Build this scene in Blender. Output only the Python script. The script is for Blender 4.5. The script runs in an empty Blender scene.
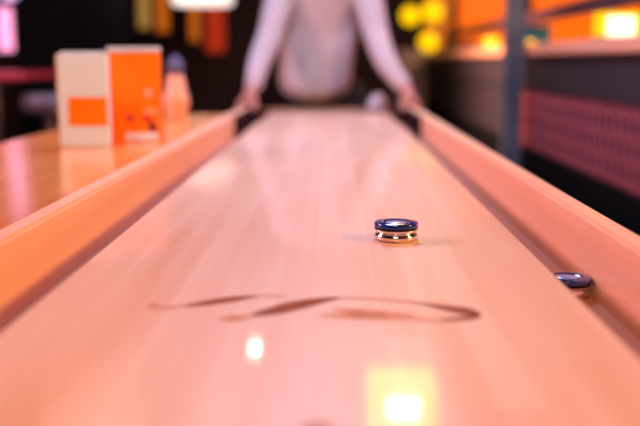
import bpy, bmesh, math, random
from mathutils import Vector, Matrix

random.seed(7)
SC = bpy.context.scene
COL = SC.collection
PI = math.pi

# ------------------------------------------------------------------ materials
def principled(name, col, rough=0.5, metal=0.0, coat=0.0, coat_rough=0.1, spec=0.5, trans=0.0, ior=1.5, sheen=0.0):
    m = bpy.data.materials.new(name); m.use_nodes = True
    b = m.node_tree.nodes['Principled BSDF']
    b.inputs['Base Color'].default_value = (*col, 1)
    b.inputs['Roughness'].default_value = rough
    b.inputs['Metallic'].default_value = metal
    b.inputs['Coat Weight'].default_value = coat
    b.inputs['Coat Roughness'].default_value = coat_rough
    b.inputs['Specular IOR Level'].default_value = spec
    b.inputs['Transmission Weight'].default_value = trans
    b.inputs['IOR'].default_value = ior
    b.inputs['Sheen Weight'].default_value = sheen
    return m

def noisy(name, c1, c2, scale=(8, 8, 8), rough=0.5, bump=0.0, detail=4.0, **kw):
    m = principled(name, c1, rough, **kw)
    nt = m.node_tree; n = nt.nodes; l = nt.links; b = n['Principled BSDF']
    tc = n.new('ShaderNodeTexCoord'); mp = n.new('ShaderNodeMapping'); mp.inputs['Scale'].default_value = scale
    ns = n.new('ShaderNodeTexNoise'); ns.inputs['Scale'].default_value = 1.0; ns.inputs['Detail'].default_value = detail
    rp = n.new('ShaderNodeValToRGB')
    rp.color_ramp.elements[0].position = 0.3; rp.color_ramp.elements[1].position = 0.7
    rp.color_ramp.elements[0].color = (*c1, 1); rp.color_ramp.elements[1].color = (*c2, 1)
    l.new(tc.outputs['Object'], mp.inputs['Vector']); l.new(mp.outputs[0], ns.inputs['Vector'])
    l.new(ns.outputs['Fac'], rp.inputs['Fac']); l.new(rp.outputs['Color'], b.inputs['Base Color'])
    if bump:
        bp = n.new('ShaderNodeBump'); bp.inputs['Strength'].default_value = bump; bp.inputs['Distance'].default_value = 0.01
        l.new(ns.outputs['Fac'], bp.inputs['Height']); l.new(bp.outputs[0], b.inputs['Normal'])
    return m

def wood(name, c1, c2, strip=0.032, rough=0.4, coat=0.3, coat_rough=0.12, axis='X', spec=0.5):
    """laminated maple: strips of slightly different tone along Y, with grain stretched lengthwise"""
    m = principled(name, c1, rough, coat=coat, coat_rough=coat_rough, spec=spec)
    nt = m.node_tree; n = nt.nodes; l = nt.links; b = n['Principled BSDF']
    tc = n.new('ShaderNodeTexCoord'); sp = n.new('ShaderNodeSeparateXYZ'); l.new(tc.outputs['Object'], sp.inputs[0])
    dv = n.new('ShaderNodeMath'); dv.operation = 'DIVIDE'; dv.inputs[1].default_value = strip
    l.new(sp.outputs[axis], dv.inputs[0])
    fl = n.new('ShaderNodeMath'); fl.operation = 'FLOOR'; l.new(dv.outputs[0], fl.inputs[0])
    # staggered lengths
    wn0 = n.new('ShaderNodeTexWhiteNoise'); wn0.noise_dimensions = '1D'; l.new(fl.outputs[0], wn0.inputs['W'])
    ad = n.new('ShaderNodeMath'); ad.operation = 'MULTIPLY_ADD'; ad.inputs[1].default_value = 0.8
    l.new(sp.outputs['Y'], ad.inputs[0]); l.new(wn0.outputs['Value'], ad.inputs[2])
    fy = n.new('ShaderNodeMath'); fy.operation = 'FLOOR'; l.new(ad.outputs[0], fy.inputs[0])
    cx = n.new('ShaderNodeCombineXYZ'); l.new(fl.outputs[0], cx.inputs[0]); l.new(fy.outputs[0], cx.inputs[1])
    wn = n.new('ShaderNodeTexWhiteNoise'); wn.noise_dimensions = '2D'; l.new(cx.outputs[0], wn.inputs['Vector'])
    mp = n.new('ShaderNodeMapping'); mp.inputs['Scale'].default_value = (45, 2.2, 45)
    l.new(tc.outputs['Object'], mp.inputs['Vector'])
    ns = n.new('ShaderNodeTexNoise'); ns.inputs['Scale'].default_value = 1; ns.inputs['Detail'].default_value = 5
    l.new(mp.outputs[0], ns.inputs['Vector'])
    mp2 = n.new('ShaderNodeMapping'); mp2.inputs['Scale'].default_value = (7, 1.6, 7)
    l.new(tc.outputs['Object'], mp2.inputs['Vector'])
    ns2 = n.new('ShaderNodeTexNoise'); ns2.inputs['Scale'].default_value = 1; ns2.inputs['Detail'].default_value = 2
    l.new(mp2.outputs[0], ns2.inputs['Vector'])
    a1 = n.new('ShaderNodeMath'); a1.operation = 'MULTIPLY_ADD'; a1.inputs[1].default_value = 0.5
    l.new(wn.outputs['Value'], a1.inputs[0]); l.new(ns.outputs['Fac'], a1.inputs[2])
    a2 = n.new('ShaderNodeMath'); a2.operation = 'ADD'; l.new(a1.outputs[0], a2.inputs[0]); l.new(ns2.outputs['Fac'], a2.inputs[1])
    mr = n.new('ShaderNodeMapRange'); mr.inputs['From Min'].default_value = 0.75; mr.inputs['From Max'].default_value = 1.75
    l.new(a2.outputs[0], mr.inputs['Value'])
    rp = n.new('ShaderNodeValToRGB'); rp.color_ramp.elements[0].color = (*c1, 1); rp.color_ramp.elements[1].color = (*c2, 1)
    l.new(mr.outputs[0], rp.inputs['Fac']); l.new(rp.outputs['Color'], b.inputs['Base Color'])
    return m

def glow(name, col, strength, base=None):
    m = principled(name, base or col, 0.5)
    b = m.node_tree.nodes['Principled BSDF']
    b.inputs['Emission Color'].default_value = (*col, 1)
    b.inputs['Emission Strength'].default_value = strength
    return m

M = {}
M['board'] = wood('maple_board', (0.74, 0.36, 0.18), (0.88, 0.56, 0.40), rough=0.42, coat=0.4, coat_rough=0.055)
M['rail'] = wood('maple_rail', (0.84, 0.43, 0.23), (0.93, 0.53, 0.31), strip=0.05, axis='Z', rough=0.45, coat=0.25, coat_rough=0.2)
M['counter'] = wood('counter_wood', (0.84, 0.25, 0.05), (0.92, 0.33, 0.085), strip=0.09, rough=0.25, coat=0.7, coat_rough=0.17)
M['cabinet'] = noisy('dark_walnut', (0.10, 0.035, 0.018), (0.17, 0.065, 0.03), (30, 2, 30), 0.5)
M['felt'] = noisy('maroon_felt', (0.50, 0.19, 0.12), (0.58, 0.23, 0.15), (300, 300, 300), 0.95, spec=0.1)
M['dark_sheet'] = noisy('dark_lining_matt', (0.022, 0.006, 0.007), (0.034, 0.009, 0.011), (300, 300, 300), 1.0, spec=0.05)
M['ink'] = noisy('worn_brown_ink', (0.20, 0.045, 0.010), (0.34, 0.09, 0.025), (60, 60, 60), 0.7, spec=0.1)
M['faint_ink'] = noisy('faint_brown_ink', (0.50, 0.20, 0.10), (0.66, 0.32, 0.19), (60, 60, 60), 0.7, spec=0.1)
M['steel'] = noisy('polished_steel', (0.80, 0.76, 0.74), (0.88, 0.84, 0.82), (200, 200, 10), 0.14, metal=1.0)
M['steel_dark'] = principled('blackened_steel', (0.05, 0.03, 0.02), 0.3, metal=0.8)
M['blue'] = noisy('blue_plastic', (0.010, 0.025, 0.16), (0.014, 0.035, 0.21), (90, 90, 90), 0.12, coat=0.6, coat_rough=0.05)
M['palecap'] = principled('pale_blue_disc', (0.32, 0.42, 0.80), 0.18, coat=0.5)
M['card'] = noisy('white_card', (0.70, 0.72, 0.76), (0.75, 0.77, 0.80), (12, 12, 12), 0.55)
M['orange'] = noisy('orange_print', (0.95, 0.18, 0.0), (1.0, 0.23, 0.0), (14, 14, 14), 0.6, spec=0.15)
M['red'] = noisy('red_print', (0.55, 0.03, 0.01), (0.7, 0.06, 0.02), (60, 60, 60), 0.45)
M['darkred'] = noisy('dark_red_print', (0.18, 0.01, 0.012), (0.26, 0.02, 0.02), (60, 60, 60), 0.45)
M['tan'] = noisy('tan_edge', (0.72, 0.42, 0.22), (0.80, 0.50, 0.28), (40, 40, 10), 0.6)
M['peach'] = noisy('peach_plastic', (0.85, 0.36, 0.20), (0.90, 0.42, 0.25), (20, 20, 20), 0.4, coat=0.3)
M['slate'] = noisy('slate_lid', (0.07, 0.06, 0.13), (0.10, 0.09, 0.17), (30, 30, 30), 0.35)
M['black'] = noisy('matt_black', (0.0015, 0.0015, 0.0016), (0.0025, 0.0022, 0.0025), (6, 6, 6), 0.9, spec=0.1)
M['post'] = noisy('grey_steel_paint', (0.085, 0.09, 0.10), (0.115, 0.115, 0.13), (5, 5, 5), 0.5)
M['wallpanel'] = noisy('maroon_panel', (0.018, 0.011, 0.013), (0.026, 0.014, 0.017), (3, 3, 3), 0.7)
M['plinth'] = noisy('black_plinth', (0.0012, 0.0009, 0.001), (0.002, 0.0014, 0.0016), (4, 4, 4), 0.9, spec=0.1)
M['meshwire'] = noisy('dark_red_wire', (0.34, 0.068, 0.078), (0.40, 0.085, 0.10), (6, 6, 6), 0.45)
M['ledge'] = wood('ledge_wood', (0.93, 0.40, 0.22), (0.97, 0.46, 0.28), strip=0.06, rough=0.35, coat=0.4)
M['darkbar'] = noisy('plum_bar', (0.05, 0.018, 0.028), (0.07, 0.026, 0.036), (4, 4, 4), 0.5)
M['beige'] = noisy('pale_post_wood', (0.62, 0.42, 0.36), (0.70, 0.48, 0.42), (20, 20, 2), 0.6)
M['wall'] = noisy('plum_wall', (0.020, 0.006, 0.010), (0.030, 0.009, 0.015), (1.5, 1.5, 1.5), 0.85)
M['warmwall'] = noisy('rust_wall', (0.45, 0.13, 0.03), (0.55, 0.17, 0.04), (1.5, 1.5, 1.5), 0.8)
M['floor'] = noisy('dark_floorboards', (0.020, 0.012, 0.010), (0.035, 0.020, 0.016), (12, 1.2, 1), 0.5)
M['ceiling'] = noisy('dark_ceiling', (0.012, 0.010, 0.012), (0.02, 0.016, 0.018), (1, 1, 1), 0.9)
M['shirt'] = noisy('offwhite_cotton', (0.50, 0.37, 0.335), (0.56, 0.42, 0.38), (9, 9, 9), 0.9, bump=0.3, sheen=0.2)
M['trousers'] = noisy('black_denim', (0.008, 0.008, 0.012), (0.013, 0.013, 0.018), (200, 200, 200), 0.9)
M['skin'] = noisy('skin', (0.52, 0.19, 0.13), (0.58, 0.23, 0.16), (25, 25, 25), 0.5)
M['hair'] = noisy('dark_hair', (0.02, 0.011, 0.008), (0.04, 0.022, 0.014), (80, 80, 10), 0.5)
M['eye'] = principled('eye_white', (0.8, 0.78, 0.75), 0.2)
M['iris'] = principled('dark_iris', (0.04, 0.02, 0.01), 0.2)
M['leather'] = noisy('dark_leather', (0.03, 0.016, 0.01), (0.045, 0.024, 0.015), (40, 40, 40), 0.45)
M['cloth'] = noisy('pale_cloth', (0.50, 0.38, 0.36), (0.56, 0.44, 0.42), (20, 20, 20), 0.9)
M['redtop'] = noisy('red_table_top', (0.46, 0.035, 0.06), (0.54, 0.05, 0.08), (10, 10, 10), 0.35, coat=0.4)
M['chrome'] = principled('chrome_tube', (0.55, 0.52, 0.58), 0.2, metal=1.0)
M['seat'] = noisy('grey_vinyl', (0.11, 0.08, 0.10), (0.14, 0.10, 0.12), (30, 30, 30), 0.4)
M['navy'] = noisy('navy_vinyl', (0.04, 0.09, 0.28), (0.05, 0.11, 0.32), (20, 20, 20), 0.4)
M['teal'] = noisy('teal_tin', (0.01, 0.17, 0.28), (0.015, 0.20, 0.33), (20, 20, 20), 0.35, coat=0.3)
M['frame'] = principled('black_metal', (0.015, 0.013, 0.013), 0.45, metal=0.5)
M['g_orange'] = glow('lit_orange_glass', (1.0, 0.135, 0.0), 1.05, (0.3, 0.06, 0.0))
M['g_amber'] = glow('lit_amber_glass', (0.9, 0.19, 0.01), 0.55, (0.2, 0.05, 0.0))
M['g_red'] = glow('lit_red_glass', (0.8, 0.035, 0.0), 0.42, (0.15, 0.01, 0.0))
M['g_gold'] = glow('lit_gold_glass', (0.85, 0.42, 0.10), 0.42, (0.2, 0.1, 0.02))
M['g_yellow'] = glow('lit_yellow_globe', (1.0, 0.58, 0.0), 1.25, (0.4, 0.25, 0.0))
M['g_core'] = glow('lantern_glass', (1.0, 0.84, 0.62), 1.6)
M['g_rim'] = glow('lantern_yellow_glass', (1.0, 0.58, 0.0), 1.0, (0.4, 0.25, 0.0))
M['g_white'] = glow('lit_white_shade', (1.0, 0.85, 0.78), 1.4)
M['g_pink'] = glow('pink_tube', (0.9, 0.32, 0.58), 1.7)
M['g_violet'] = glow('violet_tube', (0.80, 0.42, 0.80), 2.0)
M['g_pend'] = glow('amber_shade', (1.0, 0.38, 0.0), 15.0)
M['g_bulb'] = glow('white_bulb', (1.0, 0.85, 0.65), 60.0)
M['g_win'] = glow('white_bulb_glass', (1.0, 0.88, 0.75), 38.0)

# ------------------------------------------------------------------ mesh helpers
def bm_box(bm, lo, hi, rot=None, pivot=None):
    vs = []
    for z in (lo[2], hi[2]):
        for x, y in ((lo[0], lo[1]), (hi[0], lo[1]), (hi[0], hi[1]), (lo[0], hi[1])):
            vs.append(bm.verts.new((x, y, z)))
    for f in ((3, 2, 1, 0), (4, 5, 6, 7), (0, 1, 5, 4), (1, 2, 6, 5), (2, 3, 7, 6), (3, 0, 4, 7)):
        bm.faces.new([vs[i] for i in f])
    if rot is not None:
        bmesh.ops.rotate(bm, verts=vs, cent=pivot or Vector((0, 0, 0)), matrix=rot)
    return vs

def bm_lathe(bm, prof, c=(0, 0, 0), n=32):
    """prof: (r, z) from bottom to top; r=0 closes"""
    rings = []
    for r, z in prof:
        if r < 1e-6:
            rings.append([bm.verts.new((c[0], c[1], c[2] + z))])
        else:
            rings.append([bm.verts.new((c[0] + r * math.cos(2 * PI * k / n), c[1] + r * math.sin(2 * PI * k / n), c[2] + z)) for k in range(n)])
    for a, b in zip(rings, rings[1:]):
        for k in range(n):
            k2 = (k + 1) % n
            if len(a) == 1 and len(b) == 1: continue
            if len(a) == 1: bm.faces.new((a[0], b[k2], b[k]))
            elif len(b) == 1: bm.faces.new((a[k], a[k2], b[0]))
            else: bm.faces.new((a[k], a[k2], b[k2], b[k]))
    if len(rings[0]) > 1: bm.faces.new(rings[0][::-1])
    if len(rings[-1]) > 1: bm.faces.new(rings[-1])

def catmull(pts, sub):
    """pts: list of tuples (any dim) -> smooth list"""
    out = []
    for i in range(len(pts) - 1):
        p0 = pts[max(i - 1, 0)]; p1 = pts[i]; p2 = pts[i + 1]; p3 = pts[min(i + 2, len(pts) - 1)]
        for k in range(sub):
            t = k / sub
            out.append(tuple(0.5 * (2 * b + (c - a) * t + (2 * a - 5 * b + 4 * c - d) * t * t + (3 * b - a - 3 * c + d) * t ** 3)
                             for a, b, c, d in zip(p0, p1, p2, p3)))
    out.append(tuple(pts[-1]))
    return out

def bm_tube(bm, pts, n=14, sub=5, flat=None):
    """pts: (x,y,z,r[,r2]) tapered tube with rounded ends; flat=(axis vector) makes r2 act along that axis"""
    P = catmull([p if len(p) == 5 else (*p, p[3]) for p in pts], sub)
    # rounded caps
    def cap(p, q):
        d = Vector(p[:3]) - Vector(q[:3]); d.normalize(); res = []
        for a in (40, 70, 88):
            s = math.sin(math.radians(a)); cs = max(math.cos(math.radians(a)), 0.03)
            v = Vector(p[:3]) + d * min(p[3], p[4]) * s
            res.append((v.x, v.y, v.z, p[3] * cs, p[4] * cs))
        return res
    P = cap(P[0], P[1])[::-1] + P + cap(P[-1], P[-2])
    u = None; rings = []
    for i, p in enumerate(P):
        a = Vector(P[max(i - 1, 0)][:3]); b = Vector(P[min(i + 1, len(P) - 1)][:3])
        t = (b - a).normalized()
        if flat is not None: u = Vector(flat)
        elif u is None: u = Vector((0, 0, 1)) if abs(t.z) < 0.9 else Vector((1, 0, 0))
        u = (u - t * u.dot(t)).normalized(); w = t.cross(u)
        rings.append([bm.verts.new(Vector(p[:3]) + w * (p[3] * math.cos(2 * PI * k / n)) + u * (p[4] * math.sin(2 * PI * k / n))) for k in range(n)])
    for a, b in zip(rings, rings[1:]):
        for k in range(n):
            bm.faces.new((a[k], a[(k + 1) % n], b[(k + 1) % n], b[k]))
    bm.faces.new(rings[0][::-1]); bm.faces.new(rings[-1])

def bm_loft(bm, secs, n=28, sub=4, p=2.3):
    """secs: (cx,cy,cz,rx,ry) horizontal superellipse sections bottom to top"""
    S = catmull(secs, sub); rings = []
    for cx, cy, cz, rx, ry in S:
        ring = []
        for k in range(n):
            a = 2 * PI * k / n; c = math.cos(a); s = math.sin(a)
            ring.append(bm.verts.new((cx + rx * math.copysign(abs(c) ** (2 / p), c), cy + ry * math.copysign(abs(s) ** (2 / p), s), cz)))
        rings.append(ring)
    for a, b in zip(rings, rings[1:]):
        for k in range(n):
            bm.faces.new((a[k], a[(k + 1) % n], b[(k + 1) % n], b[k]))
    bm.faces.new(rings[0][::-1]); bm.faces.new(rings[-1])

def bm_ball(bm, c, r, seg=20):
    r = r if isinstance(r, (tuple, list)) else (r, r, r)
    ret = bmesh.ops.create_uvsphere(bm, u_segments=seg, v_segments=seg // 2 + 2, radius=1)
    bmesh.ops.transform(bm, matrix=Matrix.Translation(c) @ Matrix.Diagonal((*r, 1)), verts=ret['verts'])

def obj(name, bm, mat, parent=None, smooth=False, bevel=0.0, seg=2):
    bmesh.ops.recalc_face_normals(bm, faces=bm.faces[:])
    me = bpy.data.meshes.new(name)
    if parent is not None:
        off = parent_world(parent)
        bmesh.ops.translate(bm, verts=bm.verts[:], vec=-off)
    if bevel:
        es = [e for e in bm.edges if len(e.link_faces) == 2 and e.calc_face_angle(0) > 0.6]
        bmesh.ops.bevel(bm, geom=es, offset=bevel, segments=seg, affect='EDGES', clamp_overlap=True)
    bm.to_mesh(me); bm.free()
    if smooth:
        for p in me.polygons: p.use_smooth = True
        me.set_sharp_from_angle(angle=math.radians(50))
    me.materials.append(mat)
    o = bpy.data.objects.new(name, me); COL.objects.link(o)
    if parent is not None: o.parent = parent
    return o

def parent_world(o):
    v = Vector((0, 0, 0))
    while o is not None:
        v += o.location; o = o.parent
    return v

def fused(name, bm, mat, parent, voxel, smooth_iter=4):
    """one continuous skin from overlapping lofts"""
    o = obj(name, bm, mat, parent)
    rm = o.modifiers.new('r', 'REMESH'); rm.mode = 'VOXEL'; rm.voxel_size = voxel
    sm = o.modifiers.new('s', 'SMOOTH'); sm.factor = 0.5; sm.iterations = smooth_iter
    bpy.context.view_layer.update()
    dg = bpy.context.evaluated_depsgraph_get()
    me = bpy.data.meshes.new_from_object(o.evaluated_get(dg))
    o.modifiers.clear(); o.data = me
    for p in me.polygons: p.use_smooth = True
    if not me.materials: me.materials.append(mat)
    return o

def tag(o, label=None, cat=None, group=None, kind=None):
    if label: o['label'] = label
    if cat: o['category'] = cat
    if group: o['group'] = group
    if kind: o['kind'] = kind
    return o

def thing(name, label, cat, loc=(0, 0, 0), group=None):
    o = bpy.data.objects.new(name, None); COL.objects.link(o)
    o.location = loc; o.empty_display_size = 0.1
    return tag(o, label, cat, group)

def part_box(name, lo, hi, mat, parent, bevel=0.003, rot=None, pivot=None):
    bm = bmesh.new(); bm_box(bm, lo, hi, rot, pivot); return obj(name, bm, mat, parent, bevel=bevel, smooth=bevel > 0)

def part_lathe(name, prof, c, mat, parent, n=32):
    bm = bmesh.new(); bm_lathe(bm, prof, c, n); return obj(name, bm, mat, parent, smooth=True)

def struct(name, lo, hi, mat):
    bm = bmesh.new(); bm_box(bm, lo, hi); o = obj(name, bm, mat); o['kind'] = 'structure'; return o

def copy_tree(o, parent=None):
    c = o.copy(); COL.objects.link(c)
    if parent is not None: c.parent = parent
    for ch in list(o.children): copy_tree(ch, c)
    return c

# ------------------------------------------------------------------ the room
X0, X1, Y0, Y1, ZC = -3.2, 3.9, -1.6, 11.0, 3.0
struct('floor', (X0 - .1, Y0 - .1, -0.1), (X1 + .1, Y1 + .1, 0), M['floor'])
struct('ceiling', (X0 - .1, Y0 - .1, ZC), (X1 + .1, Y1 + .1, ZC + .1), M['ceiling'])
struct('wall_left', (X0 - .1, Y0 - .1, 0), (X0, Y1 + .1, ZC), M['wall'])
struct('wall_right', (X1, Y0 - .1, 0), (X1 + .1, Y1 + .1, ZC), M['wall'])
bm = bmesh.new(); bm_box(bm, (X0, Y1, 0), (X1, Y1 + .1, ZC)); o = obj('wall_back', bm, M['wall']); o['kind'] = 'structure'
struct('wall_front', (X0, Y0 - .1, 0), (X1, Y0, ZC), M['wall'])

# ------------------------------------------------------------------ shuffleboard table
TY0, TY1 = -0.36, 4.0
t = thing('shuffleboard_table', 'long pale maple shuffleboard table with raised side rails, seen down its length', 'table', (0, 1.8, 0))
part_box('playing_board', (-.254, -.24, .748), (.254, 3.86, .800), M['board'], t, .0025)
board = t.children[0]
part_box('gutter_bed', (-.324, TY0 + .03, .733), (.324, TY1 - .03, .748), M['felt'], t, 0)
for s in (-1, 1):
    lo, hi = sorted((s * .324, s * .354))
    part_box('side_rail', (lo, TY0, .62), (hi, TY1, .835), M['rail'], t, .0045)
for y in (TY0, TY1 - .03):
    part_box('end_rail', (-.324, y, .62), (.324, y + .03, .805 if y > 0 else .835), M['rail'], t, .004)
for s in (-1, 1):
    lo, hi = sorted((s * .324, s * .317))  # thin dark lining over the inner faces at the far end
    tag(part_box('dark_lining', (lo, 3.08, .749), (hi, TY1 - .03, .829), M['dark_sheet'], t, .002), 'dark strip lining the rail end')
tag(part_box('dark_lining', (-.317, TY1 - .037, .749), (.317, TY1 - .03, .80), M['dark_sheet'], t, .002), 'dark strip lining the table end')
part_box('cradle_base', (-.323, TY0 + .03, .62), (.323, TY1 - .03, .732), M['cabinet'], t, .003)
for y in (.35, 3.25):
    for s in (-1, 1):
        bm = bmesh.new()
        bm_box(bm, (s * .2 - .06, y - .06, .05), (s * .2 + .06, y + .06, .62))
        bm_box(bm, (s * .2 - .08, y - .08, .0), (s * .2 + .08, y + .08, .05))
        bm_box(bm, (s * .2 - .075, y - .075, .56), (s * .2 + .075, y + .075, .62))
        obj('leg', bm, M['cabinet'], t, bevel=.004, smooth=True)

# worn printed emblem on the board: tapered strokes lying on the varnish
def ribbon(bm, pts, z=.8004, sub=8):
    P = catmull(pts, sub); L = []; R = []
    for i, (x, y, w) in enumerate(P):
        a = P[max(i - 1, 0)]; b = P[min(i + 1, len(P) - 1)]
        dx, dy = b[0] - a[0], b[1] - a[1]; d = math.hypot(dx, dy) or 1
        nx, ny = -dy / d, dx / d
        L.append(bm.verts.new((x + nx * w, y + ny * w, z))); R.append(bm.verts.new((x - nx * w, y - ny * w, z)))
    for i in range(len(P) - 1):
        bm.faces.new((L[i], R[i], R[i + 1], L[i + 1]))
for pts, dark in (
    ([(-.117, .783, .0008), (-.1066, .7865, .005), (-.080, .8025, .009), (-.066, .811, .007), (-.050, .819, .0015)], True),
    ([(-.050, .752, .0015), (-.0444, .7569, .006), (-.0308, .7679, .0105), (-.0114, .7879, .0125), (.008, .803, .009), (.0270, .8142, .0025)], True),
    ([(.0849, .8011, .0012), (.104, .793, .0025), (.1201, .7833, .006), (.137, .771, .0105), (.1478, .758, .004), (.138, .7485, .006), (.115, .7401, .002)], True),
    ([(-.1404, .790, .003), (-.144, .7826, .005), (-.137, .776, .005), (-.126, .778, .004), (-.117, .783, .001)], False),
    ([(.0258, .8142, .002), (.0558, .8105, .003), (.0849, .8011, .003)], False),
    ([(.115, .7401, .003), (.0792, .7447, .004), (.0404, .7511, .007), (.0097, .7558, .004)], False),
    ([(.02, .776, .002), (.045, .765, .010), (.070, .760, .008), (.095, .757, .002)], False),
    ([(-.078, .744, .002), (-.065, .7445, .009), (-.050, .750, .002)], False),
    ([(-.050, .819, .0015), (-.040, .820, .003), (-.022, .816, .001)], False),
):
    bm = bmesh.new(); ribbon(bm, pts, z=.8004 if dark else .8003)
    o = obj('printed_stroke', bm, M['ink'] if dark else M['faint_ink'], board)
    tag(o, 'dark brown stroke of the worn emblem' if dark else 'faded brown stroke of the worn emblem')
bm = bmesh.new(); ribbon(bm, [(.002, .506, .002), (.007, .511, .004), (.012, .514, .004), (.017, .511, .004), (.022, .506, .002)])
tag(obj('printed_mark', bm, M['ink'], board), 'small brown mark nearest the camera')

# ------------------------------------------------------------------ pucks
def make_puck(loc, label):
    r = thing('shuffleboard_puck', label, 'puck', loc, 'blue capped shuffleboard pucks')
    part_lathe('weight', [(0, 0), (.0225, 0), (.0245, .0008), (.0268, .0032), (.0272, .0055), (.0262, .0082), (.0240, .0098), (.0238, .0108), (.0252, .012), (.0268, .0125), (.0268, .0142), (0, .0142)], loc, M['steel'], r, 48)
    part_lathe('band', [(.0245, .0142), (.0270, .0142), (.0272, .0155), (.0262, .0165), (.0245, .0165)], loc, M['steel_dark'], r, 48)
    part_lathe('cap', [(0, .0165), (.0262, .0165), (.0274, .0174), (.0274, .0212), (.0264, .0224), (.0185, .0228), (.0175, .0216), (0, .0214)], loc, M['blue'], r, 48)
    part_lathe('cap_disc', [(0, .0215), (.0125, .0215), (.0130, .0220), (.0122, .0225), (0, .0226)], loc, M['palecap'], r, 40)
    return r
pk = make_puck((.0995, 1.092, .8), 'blue capped steel puck standing alone on the pale board')
q = copy_tree(pk); q.location = (.2963, 1.022, .748)
q['label'] = 'blue capped puck down in the gutter beside the rail, half hidden by board edge'

# ------------------------------------------------------------------ counter on the left with cartons
cx0, cx1, cy0, cy1, cz = -.775, -.364, -.4, 3.25, .826
c = thing('side_counter', 'glossy orange toned wooden counter running alongside the shuffleboard table', 'counter', (-.57, 1.3, 0))
part_box('worktop', (cx0, cy0, cz - .04), (cx1, cy1, cz), M['counter'], c, .005)
part_box('front_panel', (-.72, cy0 + .05, .08), (-.41, cy1 - .05, cz - .04), M['cabinet'], c, .003)
part_box('plinth', (-.70, cy0 + .08, 0), (-.43, cy1 - .08, .08), M['black'], c, .002)

RZ = lambda a: Matrix.Rotation(math.radians(a), 3, 'Z')
# white carton with orange block
L0 = Vector((-.545, 2.03, cz))
w = thing('carton', 'white carton with a square orange block on its front, standing on the counter', 'carton', L0, 'drinks cartons on the counter')
part_box('body', (-.597, 2.002, cz), (-.487, 2.032, cz + .210), M['card'], w, .003)
part_box('orange_block', (-.576, 2.0003, cz + .049), (-.4882, 2.0016, cz + .113), M['orange'], w, .0003)
tag(part_box('side_strip', (-.6005, 2.004, cz + .003), (-.5973, 2.030, cz + .206), M['tan'], w, .0005), 'tan edge strip')
part_box('top_fold', (-.590, 2.009, cz + .210), (-.494, 2.025, cz + .214), M['card'], w, .001)
# orange carton with printed fruit
L1 = Vector((-.453, 2.18, cz))
g = thing('carton', 'orange carton with white top and printed red fruit, standing on the counter', 'carton', L1, 'drinks cartons on the counter')
part_box('body', (-.520, 2.142, cz), (-.400, 2.190, cz + .214), M['orange'], g, .003)
tag(part_box('top_band', (-.521, 2.141, cz + .2145), (-.399, 2.191, cz + .226), M['card'], g, .002), 'white top band')
tag(part_box('base_band', (-.480, 2.1405, cz + .004), (-.402, 2.1418, cz + .022), M['card'], g, .0003), 'pale base band')
def disc(bm, x, z, r, y=2.1402, sx=1.0):
    vs = [bm.verts.new((x + sx * r * math.cos(a * PI / 9), y, z + r * math.sin(a * PI / 9))) for a in range(18)]
    f = bm.faces.new(vs)
    ex = bmesh.ops.extrude_face_region(bm, geom=[f])
    bmesh.ops.translate(bm, verts=[v for v in ex['geom'] if isinstance(v, bmesh.types.BMVert)], vec=(0, .0016, 0))
for fx, fz, fr, fs in ((-.470, .058, .011, 1.0), (-.428, .056, .009, 1.4)):
    bm = bmesh.new(); disc(bm, fx, cz + fz, fr, sx=fs)
    tag(obj('printed_fruit', bm, M['red'], g), 'red printed fruit')
bm = bmesh.new(); disc(bm, -.415, cz + .036, .012)
tag(obj('printed_fruit', bm, M['darkred'], g), 'dark red printed fruit')
part_box('pale_label', (-.432, 2.1404, cz + .108), (-.414, 2.1417, cz + .126), M['peach'], g, 0)
part_box('pale_label', (-.432, 2.1404, cz + .069), (-.403, 2.1417, cz + .079), M['peach'], g, 0)
# peach bottle with a slate cap beside it
L2 = Vector((-.358 - .012, 2.43, cz)); bx, by = -.500, 2.95
L2 = Vector((bx, by, cz))
b = thing('squeeze_bottle', 'small peach coloured bottle with grey blue top at the counter end', 'bottle', L2)
part_lathe('body', [(0, 0), (.030, 0), (.034, .004), (.035, .03), (.043, .05), (.043, .075), (.034, .095), (.030, .125), (.026, .145), (.018, .152), (0, .152)], (bx, by, cz), M['peach'], b)
part_lathe('cap', [(0, .152), (.026, .152), (.028, .168), (.025, .19), (.014, .200), (.008, .212), (0, .213)], (bx, by, cz), M['slate'], b)

# ------------------------------------------------------------------ half wall on the right, ledge, posts
HX = 1.0
h = thing('half_wall', 'low maroon half wall with a red wire mesh face, right of the table', 'partition', (HX + .08, 5.6, 0))
part_box('core_panel', (HX + .012, 1.7, .0), (HX + .15, 9.3, 1.045), M['wallpanel'], h, .003)
part_box('plinth', (HX - .02, 1.7, .0), (HX + .011, 9.3, .588), M['plinth'], h, .003)
part_box('top_rail', (HX - .005, 1.7, .876), (HX + .011, 9.3, 1.044), M['wallpanel'], h, .002)
bm = bmesh.new()
zz0, zz1 = .592, .872
def wire(y0, z0, y1, z1, x, wd=.012):
    d = Vector((0, y1 - y0, z1 - z0)); L = d.length; d.normalize(); n = Vector((0, -d.z, d.y)) * wd
    a = Vector((x, y0, z0)); b_ = Vector((x, y1, z1)); e = Vector((.0035, 0, 0))
    v = [bm.verts.new(p) for p in (a - n, a + n, b_ + n, b_ - n, a - n + e, a + n + e, b_ + n + e, b_ - n + e)]
    for f in ((0, 1, 2, 3), (7, 6, 5, 4), (0, 4, 5, 1), (1, 5, 6, 2), (2, 6, 7, 3), (3, 7, 4, 0)): bm.faces.new([v[i] for i in f])
pitch = .085; hh = (zz1 - zz0)
k = 1.7 - hh * .55
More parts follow.
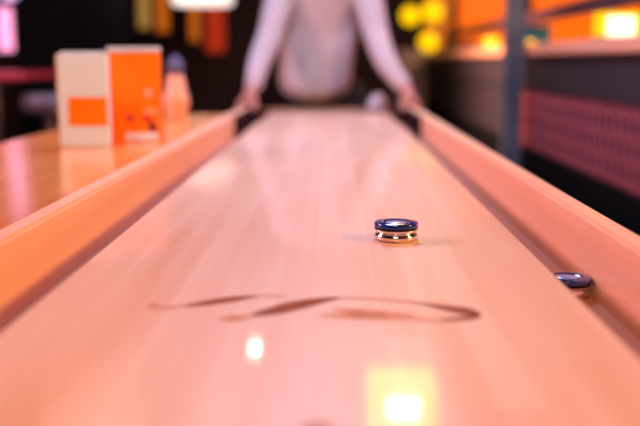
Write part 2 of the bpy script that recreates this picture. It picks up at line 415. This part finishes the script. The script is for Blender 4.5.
while k < 4.88:
    for sgn in (1, -1):
        ya, yb = (k, k + hh * .55) if sgn == 1 else (k + hh * .55, k)
        za, zb = zz0, zz1
        # clip to the run of the wall
        def cut(y, z, y2, z2):
            yc = min(max(y, 1.7), 4.88)
            return yc, z + (z2 - z) * (yc - y) / (y2 - y)
        (ca, da), (cb, db) = cut(ya, za, yb, zb), cut(yb, zb, ya, za)
        if abs(cb - ca) > .02:
            wire(ca, da, cb, db, HX + (.001 if sgn == 1 else .0047))
    k += pitch
obj('wire_mesh', bm, M['meshwire'], h)
part_box('mesh_trim', (HX - .004, 4.885, .589), (HX + .0115, 4.93, .875), M['wallpanel'], h, .002)
lg = tag(part_box('drink_ledge', (HX - .03, 1.7, 1.0455), (HX + .22, 9.3, 1.098), M['ledge'], None, .006),
         'salmon coloured wooden drink ledge along the top of the half wall', 'ledge')
# steel post in front of the ledge
PX, PY = .905, 4.46
p = thing('steel_post', 'grey square steel post standing before the half wall', 'post', (PX, PY, 0))
part_box('shaft', (PX - .045, PY - .045, .012), (PX + .045, PY + .045, ZC - .012), M['post'], p, .004)
part_box('base_plate', (PX - .075, PY - .09, 0), (PX + .075, PY + .09, .012), M['post'], p, .002)
part_box('cap_plate', (PX - .075, PY - .09, ZC - .012), (PX + .075, PY + .09, ZC), M['post'], p, .002)
# dark bar above ledge
br = thing('grab_rail', 'dark plum rail running above the drink ledge', 'rail', (HX + .15, 5.5, 1.098))
part_box('bar', (HX + .13, 1.7, 1.225), (HX + .17, 9.2, 1.29), M['darkbar'], br, .006)
for y in (1.9, 5.45, 9.0):
    part_box('support', (HX + .14, y - .012, 1.0985), (HX + .16, y + .012, 1.225), M['darkbar'], br, .002)
# pale end post
part_box('newel_post', (.69, 9.34, 0), (.97, 9.52, 1.13), M['beige'], None, .01)
n_ = bpy.data.objects['newel_post']; tag(n_, 'pale wooden post at the far end of the half wall', 'post')

# things on the ledge
LZ = 1.0985
lx, ly = 1.09, 3.44
ln = thing('lantern', 'bright square yellow lantern glowing on the drink ledge', 'lantern', (lx, ly, LZ))
part_box('base', (lx - .078, ly - .06, LZ), (lx + .078, ly + .06, LZ + .010), M['frame'], ln, .002)
part_box('glass', (lx - .052, ly - .045, LZ + .0105), (lx + .052, ly + .045, LZ + .084), M['g_core'], ln, .004)
for sx in (-1, 1):
    part_box('side_glass', (lx + sx * .065 - .011, ly - .05, LZ + .0105), (lx + sx * .065 + .011, ly + .05, LZ + .086), M['g_rim'], ln, .003)
part_box('lid', (lx - .077, ly - .058, LZ + .0865), (lx + .077, ly + .058, LZ + .099), M['g_rim'], ln, .003)
tx, ty = 1.075, 4.75
tn = thing('storage_tin', 'small dark teal tin on the ledge just past the steel post', 'tin', (tx, ty, LZ))
part_box('body', (tx - .062, ty - .05, LZ), (tx + .068, ty + .05, LZ + .085), M['teal'], tn, .006)
part_box('lid', (tx - .066, ty - .054, LZ + .0855), (tx + .072, ty + .054, LZ + .102), M['teal'], tn, .005)
ox, oy = 1.05, 4.56
def candle(ox, oy, r, name, label):
    cn = thing(name, label, 'candle light', (ox, oy, LZ), 'glowing candle bowls on the ledge')
    part_lathe('bowl', [(0, 0), (r * .55, 0), (r * .95, r * .45), (r, r * .8), (r * .85, r * 1.25), (r * .8, r * 1.25), (r * .9, r * .8), (0, r * .4)], (ox, oy, LZ), M['g_yellow'], cn)
    part_lathe('wick_light', [(0, r * .42), (r * .3, r * .42), (r * .25, r * .9), (0, r * 1.0)], (ox, oy, LZ), M['g_core'], cn)
candle(1.085, 6.10, .055, 'candle_bowl', 'round yellow candle bowl glowing on the ledge behind the steel post')
candle(1.03, 4.66, .019, 'candle_bowl', 'tiny yellow tea light touching the edge of the steel post')
# navy booth behind the half wall
bb = thing('booth_seat', 'navy padded booth back showing just over the drink ledge', 'booth', (1.5, 9.5, 0))
part_box('back', (1.26, 8.4, .42), (1.36, 10.6, 1.20), M['navy'], bb, .03)
part_box('seat', (1.365, 8.4, .30), (1.85, 10.6, .46), M['navy'], bb, .03)
part_box('base', (1.34, 8.45, 0), (1.80, 10.55, .298), M['black'], bb, .005)

# backlit panels on the back wall
def lit_panel(name, label, xa, xb, za, zb, mat, group='glowing panels on the far wall'):
    q = thing(name, label, 'light panel', ((xa + xb) / 2, Y1 - .03, za), group)
    part_box('lit_glass', (xa, Y1 - .045, za), (xb, Y1 - .006, zb), mat, q, .003)
    bm = bmesh.new(); f = .035
    for lo, hi in (((xa - f, za - f), (xb + f, za)), ((xa - f, zb), (xb + f, zb + f)), ((xa - f, za), (xa, zb)), ((xb, za), (xb + f, zb))):
        bm_box(bm, (lo[0], Y1 - .06, lo[1]), (hi[0], Y1 - .005, hi[1]))
    obj('frame', bm, M['frame'], q)
lit_panel('light_panel', 'bright orange lit panel left of the steel post', 1.52, 2.24, 1.12, 2.5, M['g_orange'])
lit_panel('light_panel', 'wide orange lit panel right of the steel post, above the rail', 2.40, 3.72, 1.12, 2.5, M['g_orange'])
lit_panel('light_panel', 'narrow amber glow standing for lit wall beside the yellow globes', 1.10, 1.44, 1.12, 2.5, M['g_amber'])  # emissive stand-in for bare back wall lit orange
lit_panel('light_panel', 'amber panel below the white lamp, left of the person', -1.72, -1.61, 1.25, 2.1, M['g_amber'])
lit_panel('light_panel', 'red panel below the white lamp, next to the person', -1.53, -1.30, 1.12, 2.1, M['g_red'])
lit_panel('light_panel', 'thin gold panel above the orange carton', -2.34, -2.20, 1.40, 2.4, M['g_gold'])
lit_panel('light_panel', 'thin amber brown panel above the orange carton', -2.12, -1.98, 1.36, 2.4, M['g_amber'])

# hanging globes and shades
def pendant(name, label, x, y, z, r, mat, group, prof=None):
    q = thing(name, label, 'lamp', (x, y, z), group)
    part_lathe('shade', prof or [(0, -r)] + [(r * math.cos(a), r * math.sin(a)) for a in [math.radians(d) for d in range(-75, 76, 15)]] + [(0, r)], (x, y, z), mat, q, 24)
    top = max(pz for _, pz in (prof or [(0, r)]))
    part_lathe('cord', [(0, top), (.006, top), (.006, ZC - z - .02), (0, ZC - z - .02)], (x, y, z), M['frame'], q, 8)
    part_lathe('ceiling_rose', [(0, ZC - z - .02), (.045, ZC - z - .02), (.05, ZC - z - .004), (0, ZC - z - .004)], (x, y, z), M['frame'], q, 16)
    return q
gl = 'yellow globe lamps behind the person'
pendant('globe_lamp', 'yellow globe lamp nearest the outstretched arm of the person', .69, 8.0, 1.405, .085, M['g_yellow'], gl)
pendant('globe_lamp', 'higher yellow globe lamp hanging over another globe', .885, 8.0, 1.44, .095, M['g_yellow'], gl)
pendant('globe_lamp', 'lowest yellow globe lamp, under another globe', .87, 8.15, 1.18, .09, M['g_yellow'], gl)
pendant('dome_lamp', 'wide white dome lamp hanging left of the person', -1.135, 8.0, 1.50, .27, M['g_white'], None,
        [(0, .0), (.25, .0), (.27, .02), (.25, .10), (.16, .18), (.05, .22), (0, .22)])
# lamps over the table (out of the frame, mirrored in the varnish)
ap = thing('box_pendant_lamp', 'square amber box lamp over the table end, mirrored in the board varnish', 'lamp', (.375, 4.42, 2.215))
bm = bmesh.new()
part_box('shade', (.375 - .17, 4.42 - .17, 2.215), (.375 + .17, 4.42 + .17, 2.555), M['g_pend'], ap, .004)
part_box('bulb_window', (.375 - .075, 4.245, 2.262), (.375 + .075, 4.2495, 2.352), M['g_win'], ap, .001)
part_lathe('cord', [(0, 2.555), (.006, 2.555), (.006, ZC - .004), (0, ZC - .004)], (.375, 4.42, 0), M['frame'], ap, 8)
sp = thing('bare_bulb_lamp', 'small bare white bulb over the table end, mirrored as a white dot', 'lamp', (-.37, 4.26, 2.0))
bm = bmesh.new(); bm_ball(bm, (-.37, 4.26, 2.0), .026); obj('bulb', bm, M['g_bulb'], sp, smooth=True)
part_lathe('socket', [(0, .02), (.014, .02), (.016, .07), (0, .07)], (-.37, 4.26, 2.0), M['frame'], sp, 12)
part_lathe('cord', [(0, .07), (.004, .07), (.004, .996), (0, .996)], (-.37, 4.26, 2.0), M['frame'], sp, 8)

# ------------------------------------------------------------------ dark left background
cb = thing('square_column', 'broad matt black column rising behind the cartons', 'column', (-1.374, 4.92, 0))
part_box('shaft', (-1.68, 4.85, .10), (-1.078, 5.0, ZC - .002), M['black'], cb, .01)
part_box('base', (-1.70, 4.83, 0), (-1.058, 5.02, .10), M['black'], cb, .005)
rt = thing('bar_table', 'tall table with a red top at the left, before the black column', 'table', (-1.78, 4.3, 0))
part_box('tabletop', (-2.25, 4.0, .933), (-1.36, 4.6, .968), M['redtop'], rt, .008)
part_lathe('pedestal', [(0, .02), (.035, .02), (.035, .91), (.10, .922), (.10, .933), (0, .933)], (-1.62, 4.3, 0), M['chrome'], rt, 24)
part_lathe('base', [(0, 0), (.24, 0), (.24, .012), (.06, .02), (0, .02)], (-1.62, 4.3, 0), M['chrome'], rt, 32)
st = thing('bar_stool', 'grey round bar stool tucked by the red topped table', 'stool', (-1.245, 3.95, 0))
part_lathe('seat', [(0, .80), (.10, .80), (.115, .82), (.115, .85), (.10, .872), (0, .878)], (-1.245, 3.95, 0), M['seat'], st, 32)
part_lathe('column', [(0, .02), (.026, .02), (.026, .76), (.08, .79), (.08, .80), (0, .80)], (-1.245, 3.95, 0), M['chrome'], st, 20)
part_lathe('base', [(0, 0), (.2, 0), (.2, .012), (.05, .02), (0, .02)], (-1.245, 3.95, 0), M['chrome'], st, 32)
bm = bmesh.new()
pts = [(-1.245 + .13 * math.cos(a * PI / 12), 3.95 + .13 * math.sin(a * PI / 12), .30, .009) for a in range(25)]
bm_tube(bm, pts, 8, 2); bm_box(bm, (-1.245 - .13, 3.945, .296), (-1.245 - .024, 3.955, .304)); bm_box(bm, (-1.245 + .024, 3.945, .296), (-1.245 + .13, 3.955, .304))
obj('foot_ring', bm, M['chrome'], st, smooth=True)
def tube_lamp(name, label, x, y, za, zb, r, mat):
    q = thing(name, label, 'lamp', (x, y, 0))
    part_lathe('tube', [(0, za), (r, za), (r, zb), (0, zb)], (x, y, 0), mat, q, 20)
    part_lathe('stand', [(0, .02), (.018, .02), (.018, za), (0, za)], (x, y, 0), M['frame'], q, 12)
    part_lathe('foot', [(0, 0), (.14, 0), (.14, .014), (.02, .02), (0, .02)], (x, y, 0), M['frame'], q, 24)
tube_lamp('tube_lamp', 'pink glowing upright tube lamp at the left edge', -2.165, 6.0, 1.08, 1.36, .048, M['g_pink'])
tube_lamp('tube_lamp', 'violet tube lamp whose lower end shows above the pink tube', -2.50, 7.1, 1.49, 1.95, .075, M['g_violet'])

# ------------------------------------------------------------------ the player
PB = thing('person', 'person in an off-white long sleeved top leaning on the far end of the table', 'person', (0, 4.3, 0))
def side(s, pts): return [(s * p[0] - .012 * 0, *p[1:]) for p in pts]
ARM = {-1: [(.150, 4.10, 1.385), (.203, 4.065, 1.345), (.245, 3.985, 1.18), (.258, 3.955, 1.125), (.298, 3.85, 1.01), (.326, 3.765, .905)],
       1: [(.095, 4.10, 1.385), (.152, 4.065, 1.345), (.194, 3.985, 1.18), (.206, 3.955, 1.125), (.246, 3.85, 1.01), (.322, 3.765, .905)]}
bm = bmesh.new()
# trunk, neck, head
bm_loft(bm, [(0, 4.31, .80, .13, .10), (-.02, 4.31, .90, .15, .11), (-.05, 4.28, 1.02, .12, .085), (-.045, 4.215, 1.18, .14, .10), (-.034, 4.15, 1.34, .15, .10), (-.03, 4.11, 1.42, .12, .08), (-.01, 4.09, 1.46, .06, .06)])
bm_tube(bm, [(0, 4.10, 1.42, .062), (0, 4.05, 1.50, .058), (0, 4.02, 1.56, .06)])
HC = Vector((0, 3.985, 1.625))
bm_ball(bm, HC + Vector((0, .012, .025)), (.076, .094, .092))
bm_ball(bm, HC + Vector((0, -.035, -.045)), (.058, .058, .068))
bm_tube(bm, [(0, 3.900, 1.645, .009), (0, 3.885, 1.615, .013), (0, 3.889, 1.604, .016)], 10, 3)
for s in (-1, 1):
    bm_ball(bm, HC + Vector((s * .077, .015, .0)), (.010, .020, .031), 12)
    bm_tube(bm, [(s * .012, 3.893, 1.655, .008), (s * .032, 3.892, 1.660, .009), (s * .052, 3.905, 1.653, .007)], 8, 3)
bm_tube(bm, [(-.024, 3.903, 1.568, .006), (0, 3.894, 1.570, .008), (.024, 3.903, 1.568, .006)], 8, 3)
# arms, hands
for s in (-1, 1):
    arm = ARM[s]; rr = [.036, .046, .040, .038, .033, .027]
    bm_tube(bm, [(s * p[0], p[1], p[2], r) for p, r in zip(arm, rr)])
    bm_tube(bm, [(s * .326, 3.772, .912, .028, .022), (s * .333, 3.742, .880, .040, .020), (s * .341, 3.712, .861, .046, .0165), (s * .347, 3.700, .857, .044, .014)], 14, 4, flat=(s * .5, .1, .86))
    for yk, ln_, rf in ((3.661, .96, .0088), (3.6855, 1.06, .0090), (3.710, 1.0, .0087), (3.733, .82, .0078)):
        bm_tube(bm, [(s * .336, yk + .012, .858, rf), (s * .352, yk, .857, rf), (s * .3675, yk - .003, .849, rf * .97), (s * .3695, yk - .004, .857 - .040 * ln_, rf * .9), (s * .366, yk - .004, .857 - .066 * ln_, rf * .8)], 10, 4)
    bm_tube(bm, [(s * .331, 3.735, .872, .015), (s * .309, 3.700, .862, .0125), (s * .3035, 3.675, .842, .0108), (s * .3035, 3.655, .820, .009)], 10, 4)
    # legs under the cloth, ankles, feet
    bm_tube(bm, [(s * .085, 4.31, .86, .075), (s * .10, 4.30, .66, .068), (s * .11, 4.285, .48, .05), (s * .115, 4.30, .32, .048), (s * .12, 4.32, .10, .034), (s * .122, 4.315, .06, .036)])
    bm_tube(bm, [(s * .122, 4.335, .045, .032, .028), (s * .128, 4.24, .034, .036, .022), (s * .132, 4.16, .028, .034, .016)], 12, 4, flat=(0, 0, 1))
body = fused('body', bm, M['skin'], PB, .0045, 3)
# shirt
bm = bmesh.new()
bm_loft(bm, [(-.062, 4.17, .822, .035, .05), (-.065, 4.19, .838, .095, .10), (-.070, 4.20, .875, .150, .135), (-.070, 4.21, .93, .168, .148), (-.062, 4.215, 1.02, .174, .150), (-.045, 4.195, 1.16, .178, .145), (-.034, 4.15, 1.32, .180, .138), (-.03, 4.12, 1.385, .165, .110), (-.024, 4.10, 1.43, .118, .088), (-.012, 4.09, 1.465, .075, .070)])
for s in (-1, 1):
    arm = ARM[s]; rr = [.050, .066, .060, .056, .048, .038]
    sl = arm[:-1] + [(.315 if s < 0 else .303, 3.785, .928)]
    bm_tube(bm, [(s * p[0], p[1], p[2], r) for p, r in zip(sl, rr)])
    # soft folds running down from the shoulder
    for k in range(4):
        bm_tube(bm, [(-.035 + s * (.05 + .03 * k), 4.085 + .01 * k, 1.30, .010), (-.052 + s * (.040 + .034 * k), 4.066 + .010 * k, 1.10, .013), (-.068 + s * (.035 + .033 * k), 4.070 + .014 * k, .92, .010)], 8, 4)
    e = arm[3]; bm_tube(bm, [(s * (e[0] - .04), 3.99, 1.13, .018), (s * e[0], 3.918, 1.115, .016), (s * (e[0] + .03), 3.94, 1.15, .014)], 8, 4)
shirt = fused('shirt', bm, M['shirt'], PB, .009, 6)
bm = bmesh.new()
pts = [(.070 * math.cos(a * PI / 10), 4.072 + .066 * math.sin(a * PI / 10), 1.462 + .012 * math.sin(a * PI / 10), .011) for a in range(21)]
bm_tube(bm, pts, 8, 2); obj('collar', bm, M['shirt'], PB, smooth=True)
for s in (-1, 1):
    bm = bmesh.new(); bm_tube(bm, [(s * (.314 if s < 0 else .302), 3.789, .931, .039), (s * (.317 if s < 0 else .307), 3.780, .921, .0385)], 16, 2); obj('cuff', bm, M['shirt'], PB, smooth=True)
# trousers
bm = bmesh.new()
bm_loft(bm, [(0, 4.315, .76, .160, .120), (-.015, 4.315, .86, .172, .125), (-.04, 4.30, .95, .155, .115), (-.05, 4.285, 1.02, .14, .105)])
for s in (-1, 1):
    bm_tube(bm, [(s * .095, 4.315, .84, .100), (s * .105, 4.305, .66, .088), (s * .112, 4.29, .48, .073), (s * .118, 4.305, .30, .066), (s * .122, 4.322, .11, .060)])
fused('trousers', bm, M['trousers'], PB, .010, 5)
for s in (-1, 1):
    bm = bmesh.new()
    bm_tube(bm, [(s * .122, 4.350, .052, .045, .045), (s * .128, 4.25, .050, .050, .044), (s * .133, 4.15, .038, .046, .032)], 16, 5, flat=(0, 0, 1))
    bm_box(bm, (s * .128 - .048, 4.12, .0), (s * .128 + .048, 4.385, .02))
    obj('shoe', bm, M['leather'], PB, smooth=True)
# hair, eyes
bm = bmesh.new()
bm_ball(bm, HC + Vector((0, .022, .036)), (.086, .100, .092), 24)
for v in bm.verts:
    if v.co.y < HC.y - .03 and v.co.z < HC.z + .075: v.co.y = HC.y - .03 + (v.co.y - HC.y + .03) * .1; v.co.z = max(v.co.z, HC.z + .02)
obj('hair', bm, M['hair'], PB, smooth=True)
for s in (-1, 1):
    bm = bmesh.new(); bm_ball(bm, HC + Vector((s * .031, -.0745, .010)), (.0115, .010, .0075), 12); e = obj('eye', bm, M['eye'], PB, smooth=True)
    bm = bmesh.new(); bm_ball(bm, HC + Vector((s * .031, -.0825, .008)), (.0050, .003, .0050), 10); obj('iris', bm, M['iris'], e, smooth=True)

# pale cloth crumpled on the table end
bm = bmesh.new()
bm_loft(bm, [(.210, 3.925, .8005, .040, .034), (.210, 3.925, .820, .044, .036), (.215, 3.93, .848, .036, .030), (.220, 3.93, .872, .018, .015)], 24, 4, 2)
for v in bm.verts:
    a = math.atan2(v.co.y - 3.925, v.co.x - .21)
    f = 1 + .13 * math.sin(5 * a + 40 * v.co.z) * (1 if v.co.z > .803 else .2)
    v.co.x = .21 + (v.co.x - .21) * f; v.co.y = 3.925 + (v.co.y - 3.925) * f
cl = obj('folded_cloth', bm, M['cloth'], None, smooth=True)
tag(cl, 'small pale crumpled cloth on the table end next to the hand', 'cloth')
cl.location.z = .0058

# ------------------------------------------------------------------ lights
def area(name, loc, target, size, power, col, spread=180):
    d = bpy.data.lights.new(name, 'AREA'); d.energy = power; d.color = col; d.size = size; d.shape = 'DISK'
    d.spread = math.radians(spread)
    o = bpy.data.objects.new(name, d); COL.objects.link(o); o.location = loc
    o.rotation_euler = (Vector(target) - Vector(loc)).to_track_quat('-Z', 'Y').to_euler()
    return o
area('wall_pink_light', (-2.7, 2.0, 2.2), (.3, 1.6, .8), .7, 92, (1.0, .52, .68))
area('wall_amber_light', (2.9, .5, 2.25), (-.35, .8, .85), .6, 104, (1.0, .48, .15))
area('far_board_lavender_fill', (0, 3.1, 2.75), (0, 2.9, .8), .6, 64, (.28, .52, 1.0))  # unseen fill added to pale the far part of the board
area('front_pink_light', (-.1, -.9, 2.8), (-.1, 1.4, .8), .7, 31, (1.0, .64, .42))
area('ledge_pink_fill', (-1.6, 4.55, 2.8), (1.0, 7.2, 1.05), .5, 330, (1.0, .56, .44), 90)  # added fill that brightens the drink ledge and end post
area('carton_cool_fill', (-.95, .5, 2.6), (-.50, 2.05, .93), .3, 1.15, (.55, .85, 1.0), 50)  # narrow fill added to cool the tone of the cartons
area('side_pink_fill', (2.2, 4.2, 2.6), (-.3, 2.7, .82), .4, 6, (1.0, .42, .95), 70)  # added fill bringing pink onto the far left rail face
area('pendant_downlight', (.375, 4.40, 2.205), (.25, 3.9, .8), .28, 2.5, (1.0, .50, .18), 100)
area('bar_warm_light', (2.4, 8.5, 2.9), (2.2, 9.5, .8), 1.0, 60, (1.0, .62, .42))

wd = bpy.data.worlds.new('world'); SC.world = wd; wd.use_nodes = True
wd.node_tree.nodes['Background'].inputs[0].default_value = (.12, .05, .07, 1)
wd.node_tree.nodes['Background'].inputs[1].default_value = 0.15

# ------------------------------------------------------------------ camera
cd = bpy.data.cameras.new('camera'); cd.sensor_width = 36; cd.lens = 36 * 889 / 640
cam = bpy.data.objects.new('camera', cd); COL.objects.link(cam)
cam.location = (.0214, 0, 1.0212)
cam.rotation_euler = (math.radians(90 - 9.765), 0, math.radians(.889))
cd.clip_start = .02
cd.dof.use_dof = True; cd.dof.focus_distance = 1.11; cd.dof.aperture_fstop = 2.2; cd.dof.aperture_blades = 0
SC.camera = cam

SC.view_settings.view_transform = 'Standard'
SC.view_settings.look = 'None'
SC.view_settings.gamma = 1
SC.view_settings.use_curve_mapping = False
SC.view_settings.exposure = 0.06
